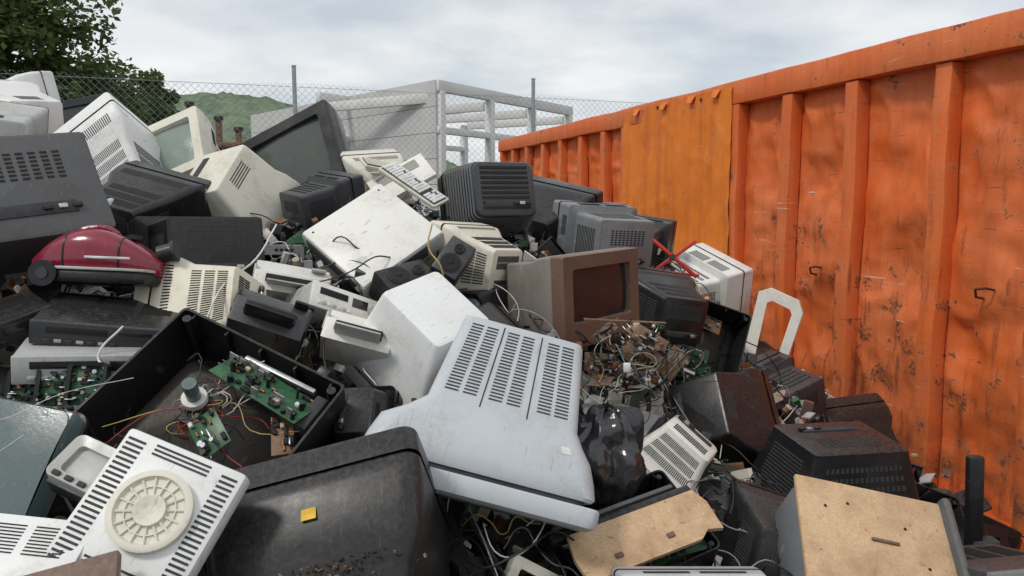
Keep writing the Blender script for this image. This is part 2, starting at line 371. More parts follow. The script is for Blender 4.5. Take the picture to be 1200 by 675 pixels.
# ---- container
def paint(name,c1,c2,rust=.5):
    m,t,p=newmat(name); tc=nd(t,'ShaderNodeTexCoord'); v=tc.outputs['Object']
    big=noi(t,v,1.1,5,.6); med=noi(t,v,8,6,.72); fine=noi(t,v,60,4,.7)
    def st(scale,s,d=5):
        mp=nd(t,'ShaderNodeMapping'); mp.inputs['Scale'].default_value=scale; t.links.new(v,mp.inputs[0]); return noi(t,mp.outputs[0],s,d,.65)
    vert=st((7,7,.5),1.6); hor=st((1.4,1.4,30),2.); diag=st((13,13,1.6),1.)
    g=nd(t,'ShaderNodeNewGeometry'); sx=nd(t,'ShaderNodeSeparateXYZ'); t.links.new(g.outputs['Position'],sx.inputs[0])
    low=ramp(t,sx.outputs[2],2.0,.3)
    patch=ramp(t,big,.44,.60)
    c=mixc(t,ramp(t,big,.38,.62),c1,c2)
    c=mixc(t,ramp(t,vert,.46,.70,0,.55),c,(.50,.105,.028))
    c=mixc(t,ramp(t,vert,.44,.30,0,.35),c,(.80,.26,.09))
    c=mixc(t,ramp(t,med,.54,.70,0,.5*min(1,rust+.2)),c,(.68,.29,.14))
    thr=mth(t,'ADD',mth(t,'ADD',med,mth(t,'MULTIPLY',low,.05)),mth(t,'MULTIPLY',patch,.05))
    c=mixc(t,mth(t,'MULTIPLY',ramp(t,thr,.63,.68),ramp(t,fine,.36,.56,0,rust)),c,(.14,.045,.022))
    th2=mth(t,'ADD',mth(t,'ADD',diag,mth(t,'MULTIPLY',low,.07)),mth(t,'MULTIPLY',patch,.04))
    c=mixc(t,mth(t,'MULTIPLY',ramp(t,th2,.63,.74),ramp(t,fine,.36,.52,.3*rust,rust*.85)),c,(.20,.06,.026))
    c=mixc(t,mth(t,'MULTIPLY',ramp(t,hor,.64,.67),ramp(t,big,.5,.56,0,.8*rust)),c,(.70,.55,.42))
    c=mixc(t,mth(t,'MULTIPLY',ramp(t,hor,.36,.33),ramp(t,vert,.5,.56,0,.7*rust)),c,(.14,.045,.02))
    c=mixc(t,ramp(t,fine,.70,.73,0,.7),c,(.06,.022,.015))
    c=mixc(t,mth(t,'MULTIPLY',ramp(t,sx.outputs[2],.9,.1),ramp(t,med,.38,.6,0,.75)),c,(.13,.06,.035))
    t.links.new(c,p.inputs['Base Color']); t.links.new(ramp(t,thr,.4,.7,.42,.75),p.inputs['Roughness'])
    p.inputs['Specular IOR Level'].default_value=.4
    b=nd(t,'ShaderNodeBump'); b.inputs['Strength'].default_value=.35; b.inputs['Distance'].default_value=.012
    t.links.new(mth(t,'ADD',med,mth(t,'MULTIPLY',fine,.4)),b.inputs['Height']); t.links.new(b.outputs[0],p.inputs['Normal']); return m
OR1=paint('orange_paint',(.74,.150,.030),(.70,.185,.060),1.0); OR2=paint('orange_patch_paint',(.80,.225,.014),(.77,.19,.014),.4)
RUST=simple('rusty_steel',(.13,.05,.025),.8,.2,12,.6,.4)
nrm=math.sqrt(1+.3035**2); dirx=V((-.3035/nrm,1/nrm,0)); outw=V((-1/nrm,-.3035/nrm,0))
Y0=1.6; O=V((3.39-.3035*Y0,Y0,0))
def CW_(t,o,z): return O+dirx*t+outw*o+V((0,0,z))
T_=lambda y:(y-Y0)*nrm
cont=obj('orange_waste_container',None)
def cgrid(name,t0,t1,z0,z1,off,mat,amp,step=.03,seed=0,edge=True):
    nx=max(2,int((t1-t0)/step)); nz=max(2,int((z1-z0)/step)); vs=[];fs=[]
    for i in range(nx+1):
        for j in range(nz+1):
            t=t0+(t1-t0)*i/nx; z=z0+(z1-z0)*j/nz
            e=min(i,nx-i,j,nz-j); k=min(1,e/4) if edge else 1
            p=V((t*2.2+seed,z*2.2,seed))
            dsp=amp*(noise.noise(p)*1.0+noise.noise(p*2.7)*.5+noise.noise(p*6)*.22)*k
            dn=noise.noise(V((t*2.4+seed*3,z*2.2,4.4))); dsp-=max(0,dn-.15)*amp*2.6*k
            cr=abs(noise.noise(V((t*2.6-seed,z*1.7,9.1)))); dsp+=max(0,.10-cr)*amp*4.5*k
            vs.append(CW_(t,off+dsp,z))
    for i in range(nx):
        for j in range(nz):
            a=i*(nz+1)+j; fs.append([a,a+1,a+nz+2,a+nz+1])
    mb=MB(); mb.add(vs,fs,mat); return obj(name,mb.mesh(name,80),cont)
HT=2.6; L=T_(11.85)
def cbox(mb,t0,t1,o0,o1,z0,z1,mat,r=.008,nseg=1,wob=0):
    n=nseg; S=[]
    if (t1-t0)>=(z1-z0):
        for i in range(n+1):
            t=t0+(t1-t0)*i/n; w=wob*(noise.noise(V((t*1.3,3,z0)))+.5*noise.noise(V((t*5.,3,z0))))
            S.append([CW_(t,(o0+o1)/2+x+w,(z0+z1)/2+z+w*.6) for x,z in rrect(o1-o0,z1-z0,r,2)])
    else:
        for i in range(n+1):
            z=z0+(z1-z0)*i/n; w=wob*(noise.noise(V((z*1.9,7,t0*3)))+.6*noise.noise(V((z*6,7,t0*3)))); w2=wob*noise.noise(V((z*1.5,1,t0*5)))
            S.append([CW_((t0+t1)/2+y+w2,(o0+o1)/2+x+w*.6,z) for x,y in rrect(o1-o0,t1-t0,r,2)])
    mb.loft(S,mat)
ribsY=[1.75,2.3,2.9,3.42,4.0,4.62,5.2,5.78,7.62,8.1,8.72,9.34,9.96,10.58,11.2,11.76]
mb=MB()
for y in ribsY:
    t=T_(y); cbox(mb,t-.052,t+.052,-.10,-.008,.19,HT-.175,OR1,.007,40,.018)
cbox(mb,0,L,-.14,0.0,HT-.17,HT,OR1,.010,160,.008)
cbox(mb,0,L,-.14,0.004,.02,.18,OR1,.012,60,.012)
obj('ribs_and_rails',mb.mesh('ribs'),cont)
for k in range(len(ribsY)-1):
    a,b=T_(ribsY[k]),T_(ribsY[k+1])
    if abs(ribsY[k]-5.78)<.01: continue
    cgrid('side_sheet_%d'%k,a,b,.1,HT-.1,-.105,OR1,.048,seed=k*1.7)
cgrid('patch_plate',T_(5.80),T_(7.60),.15,HT-.035,.006,OR2,.012,.03,9.1,False)
cgrid('patch_back',T_(5.78),T_(7.62),.1,HT-.1,-.105,OR1,.02,seed=3.3)
mb=MB(); Wd=2.4
cb=lambda t,o,z:tuple(CW_(t,o,z))
mb.add([cb(0,-.13,0.05),cb(L,-.13,0.05),cb(L,-Wd,0.05),cb(0,-Wd,0.05),cb(0,-Wd,HT-.05),cb(L,-Wd,HT-.05),cb(L,-.13,HT-.05),cb(0,-.13,HT-.05)],[[0,1,2,3],[2,3,4,5],[1,2,5,6],[0,3,4,7]],OR1)
obj('far_walls',mb.mesh('far'),cont)
mb=MB()
for y in(3.72,4.9,8.4):
    t=T_(y); p=[CW_(t-.03,-.085,1.30),CW_(t-.03,-.03,1.31),CW_(t+.02,-.02,1.30),CW_(t+.03,-.04,1.26),CW_(t+.03,-.09,1.25)]
    for a,b in zip(p,p[1:]): mb.cyl(a,b,.006,RUST,8)
for y,z in((6.2,2.52),(6.9,2.54)):
    t=T_(y); mb.cyl(CW_(t,-.10,z),CW_(t+.01,.018,z-.005),.014,RUST,10)
for y in(6.0,6.35,6.8,7.3):
    t=T_(y); mb.add([CW_(t-.06,.012,HT-.04),CW_(t+.05,.012,HT-.035),CW_(t+.03,.04,HT-.09),CW_(t-.03,.035,HT-.10)],[[0,1,2,3]],OR2)
obj('hooks',mb.mesh('hooks'),cont)
# ---- fence
fence=obj('chain_link_fence',None)
GALV=simple('galvanised_steel',(.36,.38,.39),.45,.4,15,.3)
P1=V((-7.0,10.7,0)); P2=V((.36,13.3,0)); fd=(P2-P1)/2
posts=[P1-fd*2,P1-fd,P1,P1+fd,P2,P2+fd,P2+fd*2]
mb=MB()
for q in posts: mb.cyl(q,q+V((0,0,3.72)),.032,GALV,10); mb.cyl(q+V((0,0,3.72)),q+V((0,0,3.74)),.036,GALV,10)
obj('posts',mb.mesh('posts'),fence)
mb=MB(); A=posts[0];B=posts[-1]; Lf=(B-A).length; fdir=(B-A).normalized(); H=3.45; sp=.105
x=-H
while x<Lf:
    for sgn in(1,-1):
        xa,xb=(x,x+H) if sgn>0 else (x+H,x)
        ya=max(0,min(Lf,xa));yb=max(0,min(Lf,xb))
        z1=H*(ya-xa)/(xb-xa); z2=H*(yb-xa)/(xb-xa)
        if abs(ya-yb)>.05:
            zs=lambda yy,z: z+ .03*math.sin(yy*1.7)*(z/H)
            mb.cyl(A+fdir*ya+V((0,0,zs(ya,z1))),A+fdir*yb+V((0,0,zs(yb,z2))),.0024,GALV,3,cap=False)
    x+=sp
for z in(.1,1.7,3.42): mb.cyl(A+V((0,0,z)),B+V((0,0,z)),.004,GALV,4)
obj('wire_mesh',mb.mesh('wm'),fence)
# ---- concrete building
CONC=simple('pale_concrete',(.56,.56,.545),.85,0,.6,.14,.05); CONW=simple('white_concrete',(.70,.70,.68),.8,0,.8,.10,.05)
bld=obj('concrete_warehouse',None)
ca=V((-16.7,50,0)); cbn=V((-3.4,35,0)); dv=(cbn-ca).normalized(); Lw=(cbn-ca).length; nv=V((dv.y,-dv.x,0))
mb=MB(); Hb=6.95
def slab(mb,p,q,th,z0,z1,mat,side):
    a=p;b=q; vs=[a+V((0,0,z0)),b+V((0,0,z0)),b+side*th+V((0,0,z0)),a+side*th+V((0,0,z0))]
    vs+= [v+V((0,0,z1-z0)) for v in vs]
    mb.add(vs,[[0,1,2,3],[4,5,6,7],[0,1,5,4],[1,2,6,5],[2,3,7,6],[3,0,4,7]],mat)
for k in range(6):
    z1=Hb*(k+1)/6
    for j in range(3): slab(mb,ca+dv*(Lw*j/3+.012),ca+dv*(Lw*(j+1)/3-.012),.25,Hb*k/6+.012,z1-.012,CONC,-nv)
slab(mb,ca+dv*.05-nv*.06,cbn-dv*.05-nv*.06,.18,0,Hb-.03,SLOTG,-nv)
obj('panel_wall',mb.mesh('pw'),bld)
dd=V((2.4+3.4,44-35,0)).normalized(); side=V((-dd.y,dd.x,0))
mb=MB()
def beam(p,q,w,h,mat=CONW):
    p=V(p);q=V(q); d=(q-p)
    if abs(d.z)>abs(d.x)+abs(d.y): mb.box((0,0,0),(w,h,d.length),mat,.02,T=Matrix.Translation((p+q)/2)@Matrix.Rotation(math.atan2(dd.y,dd.x),4,'Z'))
    else: mb.box((0,0,0),(d.length,w,h),mat,.02,T=Matrix.Translation((p+q)/2)@Matrix.Rotation(math.atan2(d.y,d.x),4,'Z'))
st=[0,.33,.66,1.0]; LL=12.0
for row in(0,7.5):
    for s_ in st:
        q=cbn+dd*(.3+LL*s_)+side*row; beam(q,q+V((0,0,Hb-.5 if row==0 else Hb-.7)),.36,.40)
    for zz,hh in((Hb-.25,.5),(Hb-2.2,.30)):
        beam(cbn+dd*.05+side*row+V((0,0,zz)),cbn+dd*(LL+.6)+side*row+V((0,0,zz)),.3,hh)
for s_ in st:
    q=cbn+dd*(.3+LL*s_)+V((0,0,Hb-.75)); beam(q+side*.3,q+side*7.2,.25,.45)
obj('frame',mb.mesh('fr'),bld)
# ---- low shed
sh=obj('low_outbuilding',None); mb=MB(); PINK=simple('pink_render',(.42,.30,.24),.9,0,3,.2); ROOF=simple('tile_roof',(.22,.12,.085),.9,0,8,.3)
mb.box((-9.2,24,1.55),(6,4,3.1),PINK,.02); mb.box((-9.2,24,3.2),(6.4,4.4,.16),ROOF,.03)
for x in(-11,-9.6,-8.2,-7): mb.box((x,21.98,2.1),(.7,.06,.9),SLOTG,.01)
obj('walls',mb.mesh('w'),sh)
mb=MB()
for x,h in((-9.05,4.3),(-8.25,3.9),(-7.7,3.6)): mb.cyl((x,22,2.9),(x,22,h),.09,ROOF,10); mb.cyl((x,22,h),(x,22,h+.1),.13,SLOTG,10)
obj('flues',mb.mesh('w'),sh)
# ---- hill
def hillmat():
    m,t,p=newmat('wooded_hill'); tc=nd(t,'ShaderNodeTexCoord'); v=tc.outputs['Object']
    n=noi(t,v,.02,4); n2=noi(t,v,.22,6,.7)
    c=mixc(t,ramp(t,n2,.38,.62),(.035,.06,.03),(.15,.20,.09)); c=mixc(t,ramp(t,n,.50,.6,0,.5),c,(.20,.24,.11))
    c=mixc(t,.22,c,(.30,.36,.36))  # distance haze painted in: blue-grey mixed evenly into the hill colour
    t.links.new(c,p.inputs['Base Color']); p.inputs['Roughness'].default_value=1; p.inputs['Specular IOR Level'].default_value=.0; return m
mb=MB(); vs=[];fs=[]; nx,ny=300,60
for i in range(nx+1):
    for j in range(ny+1):
        x=-620+1100*i/nx; y=330+240*j/ny
        f=math.sin(math.pi*min(1,j/ny*1.0))**.8 if j<ny else 0
        a=math.exp(-((x+165)/ (125 if x>-165 else 190))**2)
        zz=f*(a*60+16*math.exp(-((x-300)/200)**2))+ (noise.noise(V((x*.16,y*.16,0)))*3.0+noise.noise(V((x*.4,y*.4,5)))*2.2)*f
        vs.append((x,y,zz-1))
for i in range(nx):
    for j in range(ny):
        a=i*(ny+1)+j; fs.append([a,a+ny+1,a+ny+2,a+1])
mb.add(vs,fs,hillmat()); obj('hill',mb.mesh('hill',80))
# ---- trees
def leafmat():
    m,t,p=newmat('foliage'); g=nd(t,'ShaderNodeNewGeometry'); tc=nd(t,'ShaderNodeTexCoord')
    n=noi(t,tc.outputs['Object'],.9,2)
    c=mixc(t,g.outputs['Random Per Island'],(.035,.070,.015),(.09,.14,.035)); c=mixc(t,ramp(t,n,.4,.62,0,.7),c,(.14,.185,.05))
    t.links.new(c,p.inputs['Base Color']); p.inputs['Roughness'].default_value=.6
    tr=nd(t,'ShaderNodeBsdfTranslucent'); t.links.new(c,tr.inputs[0]); mx=nd(t,'ShaderNodeMixShader'); mx.inputs[0].default_value=.35
    t.links.new(p.outputs[0],mx.inputs[1]); t.links.new(tr.outputs[0],mx.inputs[2]); t.links.new(mx.outputs[0],t.nodes['Material Output'].inputs[0]); return m
LEAF=leafmat(); BARK=simple('bark',(.09,.07,.05),.9,0,8,.4,.5)
def tree(name,base,h,blobs,n,ls=.10,seed=1):
    rr=random.Random(seed); e=obj(name,None); mb=MB(); b=V(base)
    top=b+V((0,0,h*.75)); mb.cyl(b,b+V((.1,0,h*.4)),.26,BARK,10,.19); mb.cyl(b+V((.1,0,h*.4)),top,.19,BARK,10,.06)
    for c,r in blobs:
        s_=b+V((.05,0,h*rr.uniform(.3,.6))); mid=(s_+V(c))/2+V((0,0,.2)); mb.cyl(s_,mid,.08,BARK,7,.05); mb.cyl(mid,V(c),.05,BARK,7,.015)
    obj('trunk_and_limbs',mb.mesh('trunk'),e)
    vs=[];fs=[]; tot=sum(r**2 for c,r in blobs)
    for c,r in blobs:
        k=int(n*r*r/tot); nsub=int(20+r*20); subs=[]
        for _ in range(nsub):
            d=V((rr.gauss(0,1),rr.gauss(0,1),rr.gauss(0,1))).normalized(); subs.append((V(c)+d*r*rr.uniform(.35,1.0),r*rr.uniform(.16,.34)))
        for _ in range(k):
            sc_,sr=rr.choice(subs); d=V((rr.gauss(0,1),rr.gauss(0,1),rr.gauss(0,.75))).normalized()
            p=sc_+d*sr*rr.uniform(.3,1.15)**.7
            a=V((rr.gauss(0,1),rr.gauss(0,1),rr.gauss(0,.6))).normalized(); q=a.orthogonal().normalized(); l=ls*rr.uniform(.6,1.3)
            i=len(vs); vs+=[p-a*l,p+q*l*.45,p+a*l,p-q*l*.45]; fs.append([i,i+1,i+2,i+3])
    mb=MB(); mb.add(vs,fs,LEAF); obj('crown',mb.mesh('crown',180),e)
tree('broadleaf_tree',(-11.6,16.5,0),8.5,[((-11.9,16.5,7.2),2.4),((-13.2,16,5.2),2.2),((-10.4,16.6,5.0),1.9),((-9.5,16.9,3.7),1.4),((-12.0,16.2,3.8),2.0),((-11.0,16.4,6.4),1.6),((-14.8,16.8,6.6),2.2),((-12.6,16.4,9.4),1.6)],80000,.09,3)
tree('broadleaf_tree',(-9.2,20,0),4.9,[((-9.5,20,3.7),1.2),((-10.4,20.2,3.6),1.3),((-8.9,20.2,3.1),.7)],16000,.08,5)
tree('broadleaf_tree',(-17,20,0),7,[((-17,20,5.6),2.6),((-15,20,4.2),2.0),((-19,20,4.6),2.2)],14000,.12,8)
# ================================================================= HEAP
anch=[(-2.15,3.35,2.01),(-1.49,2.41,1.70),(-1.74,3.44,1.85),(-1.51,3.64,1.83),(-2.38,3.96,2.0),(-1.17,3.32,1.70),(-1.03,3.85,1.80),(-.82,3.32,1.74),
(-1.44,3.01,1.69),(-1.09,2.69,1.54),(-1.31,2.39,1.50),(-1.18,2.13,1.42),(-.96,2.28,1.40),(-.7,2.17,1.36),(-.52,2.76,1.58),(-.39,3.13,1.74),(-.58,3.54,1.8),(-.08,3.32,1.70),(-.12,2.89,1.50),
(.22,2.68,1.36),(.42,3.6,1.5),(1.18,4.5,1.12),(.8,3.8,1.38),(.59,3.17,1.22),(.91,3.45,1.05),(1.4,4.17,.85),(.8,2.92,.80),(1.33,3.73,.68),(1.1,2.6,.70),(.67,1.91,.8),(.9,1.77,.82),(1.3,2.1,.62),
(.48,2.32,.86),(.36,1.82,.84),(.40,1.52,.86),(-.06,1.9,1.0),(-.29,2.27,1.22),(-.72,1.76,1.08),(-.66,1.35,1.0),(-.84,1.45,1.08),(-.39,1.44,.92),(-1.01,1.55,1.12),(-.82,1.24,1.05),(-1.16,1.87,1.25),(-1.28,1.98,1.34),
(.36,2.46,1.13),(.24,2.03,.96),(-.07,1.52,.90),(0,2.58,1.35),(.17,3.8,1.58),(.67,4.3,1.52),(.51,4.6,1.62),(-.32,3.6,1.73),(-1.61,4.2,1.9),(-2.4,3.75,2.05),(-3.2,4.2,2.0),(-3.2,3,1.8),(-2.6,2,1.5),
(2.15,4.1,.45),(1.94,4.77,.52),(1.8,5.15,.6),(1.7,5.5,.8),(1.45,6,1.2),(.95,7.5,1.5),(.5,9,1.5),(1.85,3.3,.45),(1.75,2.5,.50),(1.7,1.6,.5),(2.2,3.2,.25),(2.4,2.4,.2),(0,6,1.5),(-1.5,6,1.4),(-3,6,1.3),(-5,5,1.0),(0,8.5,1.0),(-2,8,.4),(-5,8,.2),(-6.5,5,.2),(-5,2,.9),(.3,.9,.6),(-.6,.8,.75),(1.2,1,.5),(-1.6,1,.85),(-3,.8,.7),(0,0,.1),(1.5,0,.1),(-2,0,.2)]
def HZ(x,y):
    sw=0;sz=0
    for a,b,c in anch:
        w=1/((a-x)**2+(b-y)**2+.01)**2; sw+=w; sz+=w*c
    z=sz/sw-.17
    e=max(0,1-max(0,(y-8))/2)
    return max(-.05,z*e)
wallx=lambda y:3.39-.3035*y-.03
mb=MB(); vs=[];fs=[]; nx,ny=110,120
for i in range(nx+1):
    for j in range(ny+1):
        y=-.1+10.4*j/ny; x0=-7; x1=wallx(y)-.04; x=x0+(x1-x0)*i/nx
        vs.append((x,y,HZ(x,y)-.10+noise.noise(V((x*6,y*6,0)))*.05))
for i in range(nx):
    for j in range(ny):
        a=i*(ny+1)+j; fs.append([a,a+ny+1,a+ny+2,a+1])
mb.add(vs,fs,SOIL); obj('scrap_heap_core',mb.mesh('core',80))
protos=[]
def pr(mb,wt,sz): protos.append((mb.mesh('p%d'%len(protos)),wt,sz))
pr(crt(.36,.31,.34,CREAM,style=1,label=True),1.3,.3); pr(crt(.36,.31,.34,CREAM,style=2),1,.3); pr(crt(.38,.33,.36,BLACK,slot=SLOTG,style=3),3,.3); pr(crt(.40,.32,.36,BLACK,slot=SLOTG,style=2,drop=.02),3,.3); pr(crt(.38,.33,.36,BLACK,slot=SLOTG,style=1,label=True),2,.3)
pr(crt(.36,.32,.33,DGREY,style=2,scr=SCREEND),3,.3); pr(crt(.34,.3,.32,LGREY,style=3),1,.3); pr(crt(.3,.28,.3,MGREY,style=1),1.2,.3); pr(crt(.34,.3,.3,GREY2,style=0,bez=.045),2,.3)
pr(crt(.35,.3,.33,WHITE,scr=SCREENG,style=2),1.3,.3)
for k in range(3): pr(shell(.38,.31,.2,BLACK if k<2 else DGREY,40+k,k!=1),2.2,.2)
pr(deck(.38,.26,.08,BLACK,DGREY),4,.2); pr(deck(.38,.26,.07,SILVER,MGREY),1.5,.2); pr(deck(.36,.28,.1,DGREY,BLACK),2,.2)
pr(tower(.16,.34,.34,CREAM),1,.25); pr(tower(.16,.34,.36,SILVER,BLACK),1,.25); pr(keyboard(.42,.15,CREAM,WHITE),1.2,.1); pr(keyboard(.42,.15,BLACK,DGREY),1.2,.1)
for k in range(3): pr(pcb(.2,.15,PCBG if k<1 else PCBB,40),2,.05)
pr(bezel(.38,.32,.045,.05,BLACK),3,.1); pr(bezel(.38,.32,.045,.05,LGREY),.8,.1); pr(bezel(.36,.30,.04,.05,CREAM),.8,.1)
for k,m_ in enumerate((BLACK,BLACK,DGREY,WHITE,CREAM,LGREY,SILVER,BLACK)): pr(shard(.26+.02*k,.2,m_,k),1.6 if k<3 else 1.2,.08)
pr(panel(.3,.2,WHITE,vents=False),1,.1); pr(panel(.28,.2,SILVER),1,.1); pr(panel(.3,.24,BLACK),2.5,.1); pr(panel(.3,.24,DGREY),1.5,.1); pr(speaker(.15,.24,.15,BLACK),1.2,.2)
pr(printer(.34,.15,.24,LGREY),.8,.2); pr(printer(.34,.15,.24,DGREY,BLACK),1.5,.2); pr(printer(.32,.14,.22,CREAM,BEIGE),.8,.2); pr(funnel(.34,.27,.26),1.2,.25)
heap=obj('electronic_scrap_heap',None)
wts=[p[1] for p in protos]
rr=random.Random(21)
def randrot():
    if rr.random()<.4: up=V((rr.gauss(0,.4),rr.gauss(-.2,.4),1))
    else: up=V((rr.gauss(0,1),rr.gauss(0,1),rr.gauss(0,1)))
    a=rr.uniform(0,6.283); return (math.cos(a),math.sin(a),rr.gauss(0,.5)),up
cnt=0; pts=[]
for _ in range(7000):
    y=rr.uniform(1.15,9.2); x=rr.uniform(-4.6,2.4)
    if abs(x)>.85*y+.5: continue
    me,_w,sz=rr.choices(protos,wts)[0]
    if x>wallx(y)-.1-sz*.75: continue
    dmin=.14 if y<4.5 else .21
    if any((x-a)**2+(y-b)**2<dmin*dmin for a,b in pts): continue
    if y<1.5 and -1.0>x: continue
    pts.append((x,y)); f,u=randrot()
    sc_=rr.uniform(.45,.85) if y<2.8 else rr.uniform(.6,1.05)
    z=HZ(x,y)-sz*.26*sc_-.02+(.06 if sz<.15 else 0)
    o=obj('scrap_piece',me,heap); o.matrix_world=orient((x,y,z),f,u,sc_); cnt+=1
    if cnt>880: break
mb=MB(); dm=[BLACK,BLACK,BLACK,DGREY,LGREY,CREAM,WHITE,BROWNP,PCBB,PCBG,SILVER,BEIGE,COPPER]
def dchip(x,y,z,s,mats=None):
    M=Matrix.Translation((x,y,z))@Matrix.Rotation(rr.uniform(0,6.28),4,V((rr.gauss(0,1),rr.gauss(0,1),rr.gauss(0,1))))
    a,b,c=s*rr.uniform(.4,1.3),s*rr.uniform(.2,.8),s*rr.choice([.05,.08,.3,.5]); k=rr.uniform(.6,1)
    vs=[(-a,-b,-c),(a,-b*k,-c),(a*k,b,-c),(-a,b,-c),(-a,-b,c),(a,-b*k,c),(a*k,b,c),(-a,b,c)]
    old=mb.M; mb.M=M; mb.add(vs,[[0,3,2,1],[4,5,6,7],[0,1,5,4],[1,2,6,5],[2,3,7,6],[3,0,4,7]],rr.choice(mats or dm)); mb.M=old
for _ in range(12000):
    y=rr.uniform(1.2,6.5); x=rr.uniform(-3.6,2.4)
    if abs(x)>.8*y+.3 or x>wallx(y)-.06: continue
    dchip(x,y,HZ(x,y)+rr.uniform(-.05,.13),rr.uniform(.006,.042)*(.6+.12*y))
obj('loose_scrap_fragments',mb.mesh('frag',30))
for mat,n,r in((CB,170,.0028),(CW,45,.0019),(CG,50,.0022),(CY,12,.0018),(CR,12,.0015)):
    L_=[]
    for _ in range(n):
        y=rr.uniform(1.3,4.5); x=rr.uniform(-.7,.6)*y*.9
        if x>wallx(y)-.5: continue
        a=rr.uniform(0,6.28); P=[]; st_=rr.uniform(.03,.12); cu_=rr.gauss(0,.6); hh=rr.uniform(.06,.2)
        for k in range(rr.randint(5,13)):
            P.append((x,y,HZ(x,y)+hh+rr.uniform(-.05,.03))); a+=rr.gauss(cu_,.5); x+=math.cos(a)*st_; y+=math.sin(a)*st_
        L_.append(P)
    curve('cable_tangle',L_,r,mat)
# ================================================================= MAIN OBJECTS
put(crt(.46,.38,.40,LGREY,taper=.62,style=3),'crt_monitor',(-2.28,3.38,1.98),(-.5,.8,.1),(.3,-.3,.9))
put(crt(.48,.40,.40,WHITE,style=3),'crt_monitor',(-2.42,3.75,2.10),(-.9,.3,.1),(.3,-.2,.95))
put(crt(.46,.40,.40,WHITE,style=1),'crt_monitor',(-2.62,4.0,2.14),(.4,.8,.1),(-.3,-.2,.95))
put(crt(.58,.44,.44,GREY2,slot=SLOT,bmat=MGREY,taper=.7,style=2,vents=1,rows=18),'crt_television',(-1.58,2.42,1.68),(-.55,.65,-.45),(.30,-.45,.80))
put(crt(.42,.36,.40,WHITE,taper=.6,style=1,rows=16),'crt_monitor',(-1.76,3.44,1.87),(-.55,.45,.55),(-.25,-.85,.5))
put(crt(.40,.34,.36,CREAM,scr=SCREENG,bez=.045),'crt_monitor',(-1.55,3.70,1.88),(-.25,-.85,.45),(-.35,.25,.9))
put(crt(.40,.34,.36,DGREY,style=3),'crt_monitor',(-2.30,4.15,2.06),(.5,-.8,.1),(-.3,0,.9))
put(crt(.40,.35,.38,CREAM,taper=.72,style=3),'crt_monitor',(-1.17,3.30,1.72),(.35,.5,-.6),(.55,-.65,.5))
put(crt(.50,.42,.40,BLACK,scr=SCREEN,bez=.055,taper=.55,rc=.008,style=3),'crt_television',(-.97,3.80,1.86),(-.34,-.86,.34),(-.38,.2,.90))
put(crt(.32,.27,.30,DGREY,scr=SCREEND,style=2),'crt_monitor',(-.80,3.25,1.71),(.7,.6,.2),(-.2,-.3,.9),.9)
put(crt(.40,.34,.36,BLACK,slot=SLOTG,rows=18,style=1),'crt_monitor',(-1.46,3.05,1.66),(.3,.9,.2),(.1,-.45,.9))
put(crt(.44,.34,.40,BLACK,slot=SLOTG,bmat=DGREY,rows=16,style=2,rc=.008),'crt_television',(-1.08,2.70,1.53),(-.5,.75,-.2),(.35,-.5,.8))
# vacuum cleaner
mb=MB(); S=[]
for t in range(21):
    u=t/20; x=-.20+.40*u; k=max(.18,math.sin(math.pi*(.05+.90*u)))**.5; hh=(.095+.04*math.sin(math.pi*u**.8))*k
    S.append([(x,y,z+hh*.45) for y,z in rrect(.25*k,hh*1.25,hh*.5,6)])
mb.loft(S,MAROON)
for u in(.30,.72):
    x=-.2+.4*u; k=math.sin(math.pi*(.05+.90*u))**.5; hh=(.095+.04*math.sin(math.pi*u**.8))*k
    mb.loft([[(xx,y,z+hh*.45) for y,z in rrect(.25*k+e,hh*1.25+e,hh*.5,6)] for xx,e in((x-.004,0),(x-.002,.004),(x+.002,.004),(x+.004,0))],BLACK,False,False)
mb.box((0,0,-.018),(.39,.255,.045),BLACK,.018,.09)
mb.box((0,0,.008),(.395,.262,.010),SILVER,.004,.09)
for s_ in(-1,1):
    mb.cyl((-.13,s_*.115,-.012),(-.13,s_*.136,-.012),.042,BLACK,24); mb.cyl((-.13,s_*.136,-.012),(-.13,s_*.140,-.012),.018,DGREY,16)
mb.cyl((.18,0,.07),(.225,0,.085),.030,BLACK,16); mb.cyl((.225,0,.085),(.235,0,.088),.036,SLOTG,16)
for a in range(8):
    t0=math.pi*a/8; t1=math.pi*(a+1)/8; mb.cyl((-.07*math.cos(t0)-.02,0,.12+.035*math.sin(t0)),(-.07*math.cos(t1)-.02,0,.12+.035*math.sin(t1)),.010,MAROON,8)
mb.cyl((.09,.02,.12),(.09,.02,.135),.026,BLACK,18); mb.box((.06,-.128,.045),(.14,.006,.008),LABEL,.002)
put(mb,'vacuum_cleaner',(-1.19,2.22,1.53),(.12,-.9,.15),(.10,-.42,.9),.86)
put(deck(.40,.30,.075,BLACK,DGREY),'video_recorder',(-1.10,2.10,1.41),(.25,-.9,-.15),(.22,-.3,.9),.85)
put(deck(.42,.30,.085,SILVER,SILVER),'video_recorder',(-1.10,2.02,1.335),(.35,-.9,-.1),(.2,-.35,.9),.85)
put(deck(.40,.28,.08,BLACK,BLACK),'video_recorder',(-1.42,2.02,1.40),(.7,-.7,-.1),(-.1,-.3,.9),.8)
put(crt(.34,.28,.32,CREAM,taper=.62,style=1,rows=12,rc=.02),'crt_monitor',(-.92,2.28,1.40),(-.85,.2,-.2),(.2,-.8,.55),.95)
put(printer(.24,.17,.2,DGREY,BLACK),'printer',(-.70,2.19,1.39),(.3,-.6,.5),(.2,.6,.8),.85)
mb=MB(); mb.box((0,0,0),(.075,.36,.36),WHITE,.006); mb.box((-.004,0,0),(.07,.366,.366),LGREY,.006)
